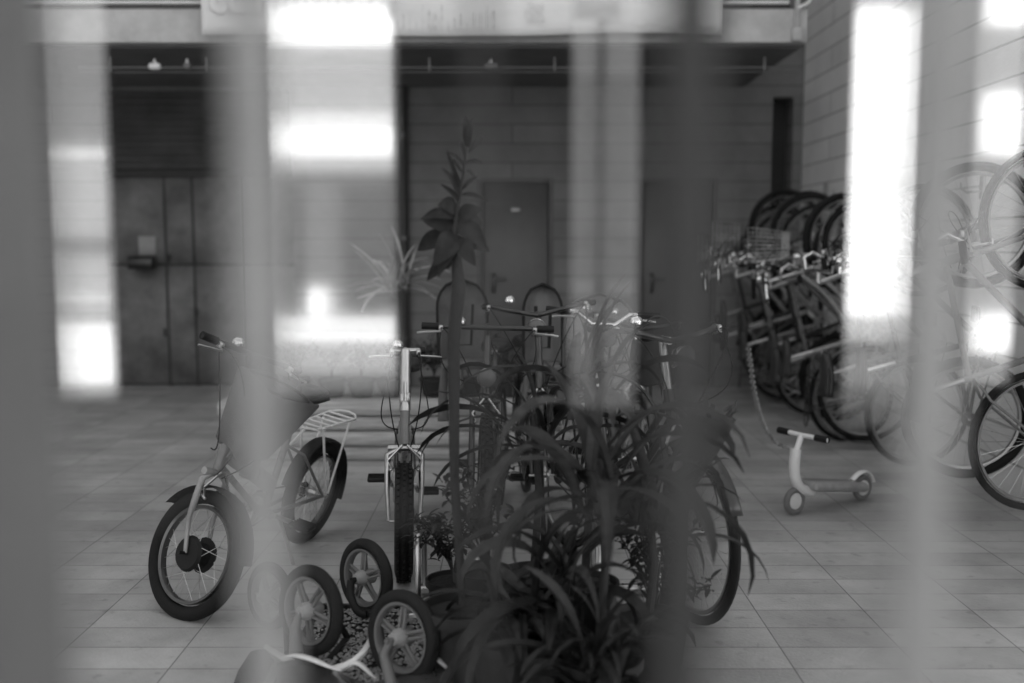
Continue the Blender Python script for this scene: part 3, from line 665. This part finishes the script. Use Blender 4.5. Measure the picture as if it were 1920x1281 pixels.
for i, (y, k, z, lab) in enumerate(spots):
    o = hang[k] if k not in first else copy_tree(hang[k]); first[k] = 1
    rad = .34; o['label'] = lab
    # local +X -> up, local +Z -> away from the wall
    yaw = Matrix.Rotation(R([6, -8, 3, -12, 9, 10, -5, 12, -4, 7, -9, 6][i]), 4, 'Z')
    Mx = Matrix.Translation((XR-.03, y, z-.0)) @ yaw @ Matrix.Rotation(-math.pi/2, 4, 'Y')
    o.location = Mx.translation; o.rotation_euler = Mx.to_euler()
    hk = MB(); zc = z+1.05+.02
    h = empty('wall_hook', (XR, y, zc+.30), 0, 'steel hook in the wall carrying the '+['deepest racing bike', 'pale basket bike near the corner', 'black bike between the two deepest', 'pale basket bike behind the chain top', 'lowest hung racing bike', 'third hung bike from the back', 'racing bike behind the chain', 'black bike left of the chain', 'pale bike left of the white reflection', 'racing bike behind the white reflection', 'second nearest hung bike', 'nearest hung bike'][i], 'hook', 'hooks on the right wall')
    MB().bbox((-.008, 0, 0), (.016, .06, .14), .004).build('plate', 'galv', h)
    MB().tube([(-.01, 0, -.02), (-.1, 0, -.03), (-.14, 0, -.01), (-.145, 0, .03)], .007, 8).build('hook_arm', 'galv', h)

# chain
t = None; pts = bez(at(1403, 648, 6.4), at(1412, 720, 6.3), at(1420, 830, 6.1), at(1478, 838, 5.7), 46); cm = MB()
for i in range(len(pts)-1):
    a, b_ = pts[i], pts[i+1]; d = (b_-a); L_ = d.length*.62; d.normalize(); s_ = d.cross(Vector((0, 1, 0.01))).normalized() if i % 2 else d.cross(d.cross(Vector((0, 1, .01)))).normalized(); m_ = (a+b_)/2
    cm.tube([m_+d*math.cos(q)*L_+s_*math.sin(q)*.013 for q in [k*2*math.pi/8 for k in range(8)]], .0042, 5, closed=True)
tag(cm.build('chain', 'galv'), 'steel link chain drooping from a hung bike towards the white scooter', 'chain')
# white child's scooter near the end of the chain
q0 = from_px(1562, 950)
t = empty('kick_scooter', (q0.x, q0.y, 0), R(212), 'low white child scooter standing on the paving at the end of the chain', 'scooter')
MB().bbox((.0, 0, .12), (.44, .14, .05), .02, Matrix.Rotation(R(-8), 3, 'Y')).build('deck', 'pale', t)
MB().tube(bez((.18, 0, .11), (.3, 0, .12), (.34, 0, .2), (.31, 0, .36), 8), [.03]*9, 12).build('neck', 'white', t)
MB().tube([(.31, 0, .34), (.27, 0, .43)], .016, 12).build('steering_tube', 'white_paint', t)
hbo = MB().tube([(.26, -.17, .43), (.27, 0, .43), (.26, .17, .43)], .013, 10).build('handlebar', 'white_paint', t)
for s in (-1, 1): MB().tube([(.26, s*.17, .43), (.262, s*.09, .43)], .018, 10).build('grip', 'matte_black', hbo)
for x in (-.24, .31):
    w = MB().lathe([(.0, -.015), (.04, -.015), (.045, -.01), (.045, .01), (.04, .015), (0, .015)], (x, 0, .075), (0, 1, 0), 24).build('wheel', 'white', t)
    MB().torus((x, 0, .075), (0, 1, 0), .058, .017, 30, 10).build('tyre', 'grey_plastic', w)
# bicycle chain-guard like fender bright plate
MB().tube(bez((-.33, 0, .1), (-.3, 0, .18), (-.22, 0, .19), (-.15, 0, .13), 8), .02, 8, flat=.4).build('rear_fender', 'white', t)

# ------------------------------------------------------------------ bench, rack, gravel
bl = from_px(410, 866); bY = bl.y
t = empty('timber_bench', (0, bY, 0), 0, 'long low bench of stacked pale timber boards behind the bikes', 'bench')
xa, xb = bl.x, gx(1115, bY); hgt = at(700, 752, bY+.02).z
for k in range(4):
    z1 = hgt-k*hgt/4; hh = hgt/4
    MB().bbox(((xa+xb)/2+(.03 if k else 0), .0+.25, z1-hh/2), (xb-xa-(.12 if k in (1, 3) else 0), .5-(.05 if k in (1, 3) else 0), hh-.014), .006).build('board', 'timber', t)
p0 = from_px(776, 1122); Yr = p0.y
t = empty('bike_rack', (0, Yr, 0), 0, 'low bare steel rack lying on the paving under the parked bikes', 'bike rack')
for dy in (-.28, .03): MB().bbox((.1, dy, .03), (1.0, .04, .035), .006).build('rail', 'alu', t)
for k in range(5):
    x = -.36+k*.23; MB().tube([(x, -.28, .04), (x, -.27, .28), (x, -.22, .33), (x, -.05, .33), (x, .02, .28), (x, .03, .04)], .011, 8).build('hoop', 'alu', t)
gb = MB(); cx_, cy_ = -.5, 3.35
rng = random.Random(3)
for k in range(2600):
    x = rng.uniform(-.74, -.18); y = rng.uniform(2.95, 3.78); s = rng.uniform(.006, .012); o_ = [Vector((1,0,0)),Vector((-1,0,0)),Vector((0,1,0)),Vector((0,-1,0)),Vector((0,0,.6)),Vector((0,0,-.6))]
    q = Matrix.Rotation(rng.uniform(0, 3), 3, 'Z'); c_ = Vector((x, y, .026+rng.uniform(0, .006)))
    gb.add([c_+q @ (v*s*rng.uniform(.7, 1.2)) for v in o_], [(0,2,4),(2,1,4),(1,3,4),(3,0,4),(2,0,5),(1,2,5),(3,1,5),(0,3,5)])
tag(gb.build('gravel', 'gravel', smooth=False), 'pale gravel filling the shallow tray under the upturned cart', 'gravel', kind='stuff')
t = empty('gravel_tray', (-.46, 3.365, 0), 0, 'shallow dark-edged tray of gravel under the upturned white cart', 'tray')
MB().box((0, 0, .012), (.58, .85, .02)).build('base', 'terracotta', t, False)
f = MB(); f.box((0, -.435, .02), (.62, .02, .04)); f.box((0, .435, .02), (.62, .02, .04)); f.box((-.3, 0, .02), (.02, .85, .04)); f.box((.3, 0, .02), (.02, .85, .04)); f.build('edging', 'black', t, False)

# upturned white cart with mag wheels
t = empty('push_cart', (-.6, 3.3, 0), 0, 'upturned white plastic child cart with five-spoke wheels in the air', 'cart')
def P(px, py, Y): return at(px, py, Y)-Vector((-.6, 3.3, 0))
def mag(px, py, Y, r, nrm):
    c = P(px, py, Y); n_ = Vector(nrm).normalized(); tw = r*.30
    wo = MB(); wo.lathe([(r*.76, -tw*.42), (r*.70, -tw*.40), (r*.66, -tw*.2), (r*.66, tw*.2), (r*.70, tw*.40), (r*.76, tw*.42)], c, n_, 44)
    u = n_.cross(Vector((0, 0, 1))).normalized(); v = n_.cross(u)
    ph = random.random()*6
    for k in range(5):
        a = ph+2*math.pi*k/5; d = u*math.cos(a)+v*math.sin(a); e = n_.cross(d)
        for s in (-1, 1): wo.tube([c+d*r*.15+e*s*r*.06+n_*.012, c+d*r*.69+e*s*r*.07], [r*.045, r*.035], 6)
        wo.tube([c+d*r*.15, c+d*r*.69], [r*.07, r*.05], 6, flat=.4)
    wheel_ = wo.build('wheel', 'grey_plastic', t)
    MB().torus(c, n_, r*.87, r*.145, 48, 12).build('tyre', 'rubber_grey', wheel_)
    MB().lathe([(0, -.05), (r*.08, -.05), (r*.13, -.042), (r*.2, -.03), (r*.2, .03), (r*.15, .04), (r*.13, .05), (r*.05, .052), (r*.05, .06), (0, .06)], c, n_, 22).build('hub', 'hub_plastic', wheel_)
    return c, n_
N1 = (-.62, -.78, .08)
w1, n1 = mag(583, 1144, 3.30, 0.152, (-.60, -.78, .10)); w2, n2 = mag(686, 1082, 3.62, .142, (-.66, -.74, .06))
w3, n3 = mag(756, 1194, 3.12, .15, (-.60, -.80, .12)); w4, n4 = mag(506, 1117, 3.62, .125, (-.62, -.77, .1))
f = MB(); f.tube([w1, w1-n1*.08, w1-n1*.10+Vector((.04, .05, -.14)), P(610, 1245, 3.3)], .013, 10)
f.tube(bez(w2+n2*.07, w2+n2*.09+Vector((0, 0, -.05)), P(668, 1165, 3.45), P(692, 1150, 3.5), 8)+bez(P(692, 1150, 3.5), P(720, 1150, 3.45), P(705, 1215, 3.3), P(730, 1262, 3.2), 6)[1:], .015, 10)
f.tube([w4, w4-n4*.07, P(540, 1225, 3.4)], .012, 10); f.tube([w2+n2*.07, w2], .01, 8)
f.build('axle_frame', 'matte_black', t)
f = MB(); f.tube([w3+n3*.06, w3+n3*.09+Vector((0, 0, -.04)), P(738, 1300, 3.0)], [.011, .016, .022], 10); f.tube([w3, w3+n3*.08], .009, 8)
f.build('fork_arm', 'grey_plastic', t); f = MB(); f.tube([w1+n1*.05, w1+n1*.07+Vector((.0, 0, -.05)), P(556, 1225, 3.2)], [.011, .018, .024], 10); f.build('fork_arm', 'grey_plastic', t)
# white tub: curved rim + shell
rim_ = bez(P(498, 1212, 3.35), P(560, 1255, 3.2), P(610, 1275, 3.15), P(665, 1240, 3.15), 10)+bez(P(665, 1240, 3.15), P(700, 1215, 3.2), P(700, 1175, 3.4), P(720, 1160, 3.5), 6)[1:]
MB().tube(rim_, [.010+.010*math.sin(i/(len(rim_)-1)*math.pi) for i in range(len(rim_))], 10, flat=.7).build('tub_rim', 'white', t)
gr_ = []
for i in range(13):
    u = i/12; row = []
    for j in range(7):
        v = j/6; a = P(520+u*330, 1243+20*math.sin(u*3.1)+v*70, 3.12-v*.28); row.append(a+Vector((0, 0, .03*math.sin(u*9)*(1-v))))
    gr_.append(row)
MB().sheet(gr_).build('tub', 'dark', t, solid=.006)
for a, b2, h_ in ((525, 640, 1236), (655, 705, 1250), (800, 850, 1240)):
    MB().tube(bez(P(a, h_, 3.05), P(a+(b2-a)*.3, h_-22, 3.05), P(a+(b2-a)*.7, h_+14, 3.05), P(b2, h_+22, 3.05), 8), [.004, .008, .012, .014, .015, .014, .012, .008, .004], 8, flat=.4).build('white_strip', 'white', t)
for a, b2, c_, m in ((470, 1245, 3.25, 'matte_black'), (830, 1245, 3.25, 'matte_black')):
    q = P(a, b2, c_); MB().bbox(q+Vector((0, 0, -.06)), (.09, .2, .16), .03, Matrix.Rotation(R(20), 3, 'Y')).build('side_pad', m, t)
MB().tube([P(800, 1165, 3.35), P(828, 1190, 3.3), P(850, 1235, 3.2)], [.024, .028, .02], 12).build('cross_tube', 'alu', t)

# ------------------------------------------------------------------ plants
def blade(mb, p, az, L_, w, el0, droop, n=9, fold=.25, tw=0):
    """one arching strap leaf: starts at elevation el0 and bends down by droop"""
    pos = Vector(p); rows = []; el = el0; d0 = Vector((math.cos(az), math.sin(az), 0)); sd_ = Vector((-math.sin(az), math.cos(az), 0))
    for i in range(n+1):
        u = i/n; ww = w*(math.sin(math.pi*min(1, u*.85+.12))**.8)*(1 if u < 1 else .05)
        d = d0*math.cos(el)+Vector((0, 0, math.sin(el))); nn = sd_.cross(d)*-1; k = sd_*math.cos(tw*u)+nn*math.sin(tw*u)
        rows.append([pos-k*ww/2, pos-nn*ww*fold*.5, pos+k*ww/2]); pos = pos+d*(L_/n); el -= droop/n*(.5+u)
    mb.sheet(rows)
def pot(t, r, h, m='pot'):
    MB().lathe([(0, 0), (r*.72, 0), (r*.76, .01), (r*.97, h*.86), (r*1.06, h*.87), (r*1.06, h), (r*.98, h), (r*.94, h*.9), (0, h*.88)], (0, 0, 0), (0, 0, 1), 32).build('pot', m, t)
    MB().lathe([(0, h*.9), (r*.93, h*.9)], (0, 0, .002), (0, 0, 1), 24).build('soil', 'soil', t)
def strap_plant(x, y, n, L_, w, label, m='leaf', stem=0, potr=.13, poth=.26, z=0, el=(.7, 1.4), dr=(1.2, 2.6), seed=0, cat='plant', m2=None, name='potted_plant', az=None):
    rg = random.Random(seed); t = empty(name, (x, y, z), 0, label, cat)
    if potr: pot(t, potr, poth, 'pot')
    a, b = MB(), MB(); base = poth*.9
    if stem: MB().tube([(0, 0, base), (.02, 0, base+stem*.5), (0, .01, base+stem)], [.016, .013, .01], 8).build('stem', 'stem', t)
    for i in range(n):
        u = i/n; kk = rg.random(); azi = rg.uniform(0, 6.283) if not az else rg.uniform(*az); e = rg.uniform(*el); zz_ = base+(stem*rg.uniform(.88, 1) if stem else rg.uniform(0, .25)*L_)
        q = (rg.uniform(-.07, .07), rg.uniform(-.05, .05), zz_-.12*rg.random())
        blade(a if (i % 4 or not m2) else b, q, azi, L_*rg.uniform(.6, 1.1), w*rg.uniform(.55, 1.25), e if kk > .12 else 1.5, rg.uniform(*dr)*(1 if kk > .12 else .6), 10, .45, rg.uniform(-1.4, 1.4))
    a.build('leaves', m, t)
    if m2: b.build('pale_leaves', m2, t)
    return t
def oval_leaf(mb, p, az, el, L_, w, droop=.5, stalk=.03):
    d0 = Vector((math.cos(az), math.sin(az), 0)); sd_ = Vector((-math.sin(az), math.cos(az), 0)); pos = Vector(p); rows = []; N = 8
    d = d0*math.cos(el)+Vector((0, 0, math.sin(el))); mb.tube([pos, pos+d*stalk], .0025, 5); pos = pos+d*stalk
    for i in range(N+1):
        u = i/N; ww = w*math.sin(math.pi*u**.85)**.75+.001; d = d0*math.cos(el)+Vector((0, 0, math.sin(el))); nn = sd_.cross(d)*-1
        rows.append([pos-sd_*ww/2+nn*ww*.1, pos-sd_*ww/4+nn*ww*.01, pos-nn*ww*.05, pos+sd_*ww/4+nn*ww*.01, pos+sd_*ww/2+nn*ww*.1]); pos = pos+d*(L_/N); el -= droop/N
    mb.sheet(rows)
# tall rubber plant
c = gx(868, 3.15)
t = empty('rubber_plant', (c, 3.15, 0), 0, 'tall rubber plant with broad glossy leaves and a pale new shoot on top', 'plant')
pot(t, .13, .28, 'terracotta')
def RP(px, py, Y=3.15): return at(px, py, Y)-Vector((c, 3.15, 0))
Wf = 1
sp_ = [Vector((0, 0, .28)), RP(852, 900), RP(850, 640), RP(860, 540), RP(852, 430), RP(866, 340), RP(876, 262)]
MB().tube(sp_, [.013, .015, .020, .022, .009, .005, .003], 10).build('stem', 'stem', t)
lv, lp_ = MB(), MB(); rg = random.Random(5)
# tip px, tip py, base px, base py, width, dark?
for (bx, by, tx, ty, w, dk) in ((852, 430, 792, 412, .05, 1), (850, 440, 783, 470, .06, 1), (856, 440, 812, 500, .075, 1), (856, 440, 840, 505, .085, 1), (858, 425, 912, 465, .06, 1), (856, 470, 800, 527, .05, 1),
        (860, 410, 905, 392, .05, 1), (858, 450, 892, 500, .06, 1), (856, 400, 820, 385, .05, 1), (858, 420, 905, 425, .055, 1), (852, 450, 868, 480, .07, 1), (854, 395, 832, 428, .06, 1),
        (858, 462, 822, 520, .05, 1), (856, 455, 918, 472, .04, 1), (854, 408, 788, 412, .035, 1), (862, 372, 828, 315, .018, 0), (860, 378, 826, 345, .016, 0), (862, 350, 845, 318, .013, 0), (866, 365, 915, 378, .014, 0), (864, 345, 838, 280, .012, 0), (870, 310, 835, 288, .012, 0), (870, 305, 905, 308, .011, 0), (868, 330, 895, 340, .012, 0), (872, 300, 858, 268, .011, 0), (868, 325, 850, 300, .010, 0), (866, 355, 898, 330, .012, 0),
        (876, 275, 886, 222, .03, 0), (874, 275, 864, 226, .028, 1), (876, 272, 872, 218, .024, 1), (878, 285, 905, 255, .016, 0)):
    A = RP(bx, by); Y2 = rg.uniform(-.05, .05); Bp = RP(tx, ty, 3.15+Y2); d = Bp-A; L_ = d.length; N = 9; rows = []
    sdv = d.cross(Vector((rg.uniform(-.5, .5), 1, rg.uniform(-.3, .3)))).normalized(); nn = d.cross(sdv).normalized()
    for i in range(N+1):
        u = i/N; pp = A+d*u+Vector((0, 0, .12*L_*math.sin(math.pi*u)))+nn*.02*math.sin(math.pi*u); ww = w*math.sin(math.pi*(.06+.94*u)**.85)**.8+.001
        rows.append([pp-sdv*ww/2+nn*ww*.12, pp-sdv*ww*.25+nn*ww*.03, pp, pp+sdv*ww*.25+nn*ww*.03, pp+sdv*ww/2+nn*ww*.12])
    (lv if dk else lp_).sheet(rows)
lv.build('leaves', 'leaf_dark', t); lp_.build('young_leaves', 'leaf', t)

strap_plant(gx(1040, 3.0), 3.0, 26, .54, .046, 'bushy broad strap-leaved plant in the centre foreground', 'leaf_dark', .22, .13, .22, seed=11, m2='leaf_dry', el=(.2, 1.35), dr=(1.8, 3.6))
strap_plant(gx(1120, 2.9), 2.9, 26, .64, .048, 'largest arching strap-leaved plant, before the clear dome seat', 'leaf', .62, .13, .22, seed=12, m2='leaf_dry', el=(.2, 1.4), dr=(1.8, 3.6))
strap_plant(gx(1212, 3.15), 3.15, 26, .42, .038, 'dark strap-leaved plant right of centre in front of the lamp bike', 'leaf_dark', .40, .13, .24, seed=13, m2='leaf', el=(.2, 1.4), dr=(1.8, 3.4))
strap_plant(gx(950, 3.05), 3.05, 30, .40, .040, 'low strap-leaved plant drooping beside the rubber plant pot', 'leaf_dark', .12, .12, .22, seed=14, m2='leaf', el=(.2, 1.3), dr=(1.6, 3.2))
strap_plant(gx(1000, 3.6), 3.6, 22, .50, .036, 'tall thin plant with drooping leaves before the headlamp bike', 'leaf_dark', .62, .12, .24, seed=15, m2='leaf_dry', el=(.0, 1.3), dr=(1.2, 2.8))
strap_plant(gx(1095, 3.5), 3.5, 22, .55, .044, 'dull-leaved arching plant just behind the largest strap plant', 'leaf_dry', .80, .12, .24, seed=16, el=(.1, 1.2), m2='leaf_dark', dr=(1.2, 2.8))
strap_plant(gx(1120, 2.75), 2.75, 40, .42, .03, 'lowest narrow-leaved plant at the very bottom of the picture', 'leaf_dark', .1, .12, .2, seed=17, el=(.1, 1.4), m2='leaf', dr=(1.2, 3.2))
# ragged cut trunk standing up out of its pot in front of the lamp bike
YT = 3.35; tx = gx(1248, YT); t = empty('cut_trunk', (tx, YT, 0), 0, 'dark ragged cut-off plant trunk leaning right below the chrome headlamp', 'trunk'); pot(t, .08, .16)
def TP(px, py): return at(px, py, YT)-Vector((tx, YT, 0))
path = bez((0, 0, .12), TP(1285, 1080), TP(1245, 960), TP(1300, 880), 10)+bez(TP(1300, 880), TP(1318, 845), TP(1328, 815), TP(1334, 778), 6)[1:]
rr_ = [.050-.012*math.sin(i/16*math.pi)+.034*max(0, (i-9)/7)**1.5 for i in range(len(path))]
MB().tube(path, rr_, 14).build('bark', 'stem', t)
f = MB(); rg = random.Random(8)
for k in range(60):
    i = rg.randint(9, len(path)-1); a = rg.uniform(0, 6.28); q = path[i]+Vector((math.cos(a), math.sin(a), 0))*rr_[i]*.93
    blade(f, q, a, rg.uniform(.03, .08), .018, rg.uniform(.4, 1.4), rg.uniform(-.5, 1), 4, .3, rg.uniform(-1, 1))
f.build('leaf_bases', 'leaf_dry', t)
MB().tube([path[4], TP(1215, 900), TP(1180, 780)], [.028, .022, .012], 10).build('side_shoot', 'stem', t)
# bush plants with small leaves
def bush(x, y, z0, r, n, label, m, seed, poth=.22, h=.35):
    rg = random.Random(seed); t = empty('potted_plant', (x, y, z0), 0, label, 'plant'); pot(t, .1, poth); st = MB(); lf = MB()
    for k in range(9):
        az = rg.uniform(0, 6.28); tip = Vector((math.cos(az)*r*rg.uniform(.5, 1), math.sin(az)*r*rg.uniform(.5, 1), poth+h*rg.uniform(.4, 1)))
        path = bez((0, 0, poth*.9), (0, 0, poth+h*.4), tip*.8+Vector((0, 0, .05)), tip, 8); st.tube(path, .003, 5)
        for q in range(n):
            pp = path[rg.randint(3, 8)]+Vector((rg.gauss(0, .012), rg.gauss(0, .012), rg.gauss(0, .012))); oval_leaf(lf, pp, rg.uniform(0, 6.28), rg.uniform(-.4, .9), rg.uniform(.03, .06), .016, .6, .008)
    st.build('stems', 'stem', t); lf.build('leaves', m, t); return t
bush(gx(850, 3.7), 3.7, 0, .17, 26, 'small-leaved bushy plant beside the front tyre of the small bike', 'leaf_dark', 21, .18, .3)
bush(gx(905, 3.45), 3.45, 0, .2, 30, 'feathery small-leaved plant behind the low drooping plant', 'leaf', 22, .3, .42)
bush(gx(1225, 3.3), 3.3, 0, .2, 30, 'dark bushy plant at the foot of the lamp bike wheel', 'leaf_dark', 23, .14, .4)
# plants on and behind the bench
zb = hgt+.002
k = 0
for px, r_, lab in ((560, .14, 'small potted plant at the left end of the bench top'), (625, .16, 'potted plant on the bench seen over the white rack'), (680, .2, 'bushier potted plant on the bench left of the pale stem'), (735, .13, 'potted plant on the bench right behind the pale stem'),
                    (815, .17, 'potted plant on the bench behind the black handlebar'), (880, .17, 'potted plant on the bench behind the rubber plant stem'), (950, .17, 'potted plant on the bench left of the headlamp bike'), (1060, .18, 'potted plant at the right end of the bench top')):
    bush(gx(px, bY+.25), bY+.25, zb, r_, 24, lab, 'leaf_dark' if k % 2 else 'leaf', 30+k, .12, .28); k += 1
c = at(735, 500, 6.95)
strap_plant(c.x, 7.3, 34, .42, .026, 'tall thin dracaena with a tuft of pale narrow leaves before the drain pipe', 'leaf_pale', c.z-.24, .12, .24, seed=40, el=(-.1, 1.3), dr=(.3, 1.6), name='dracaena')
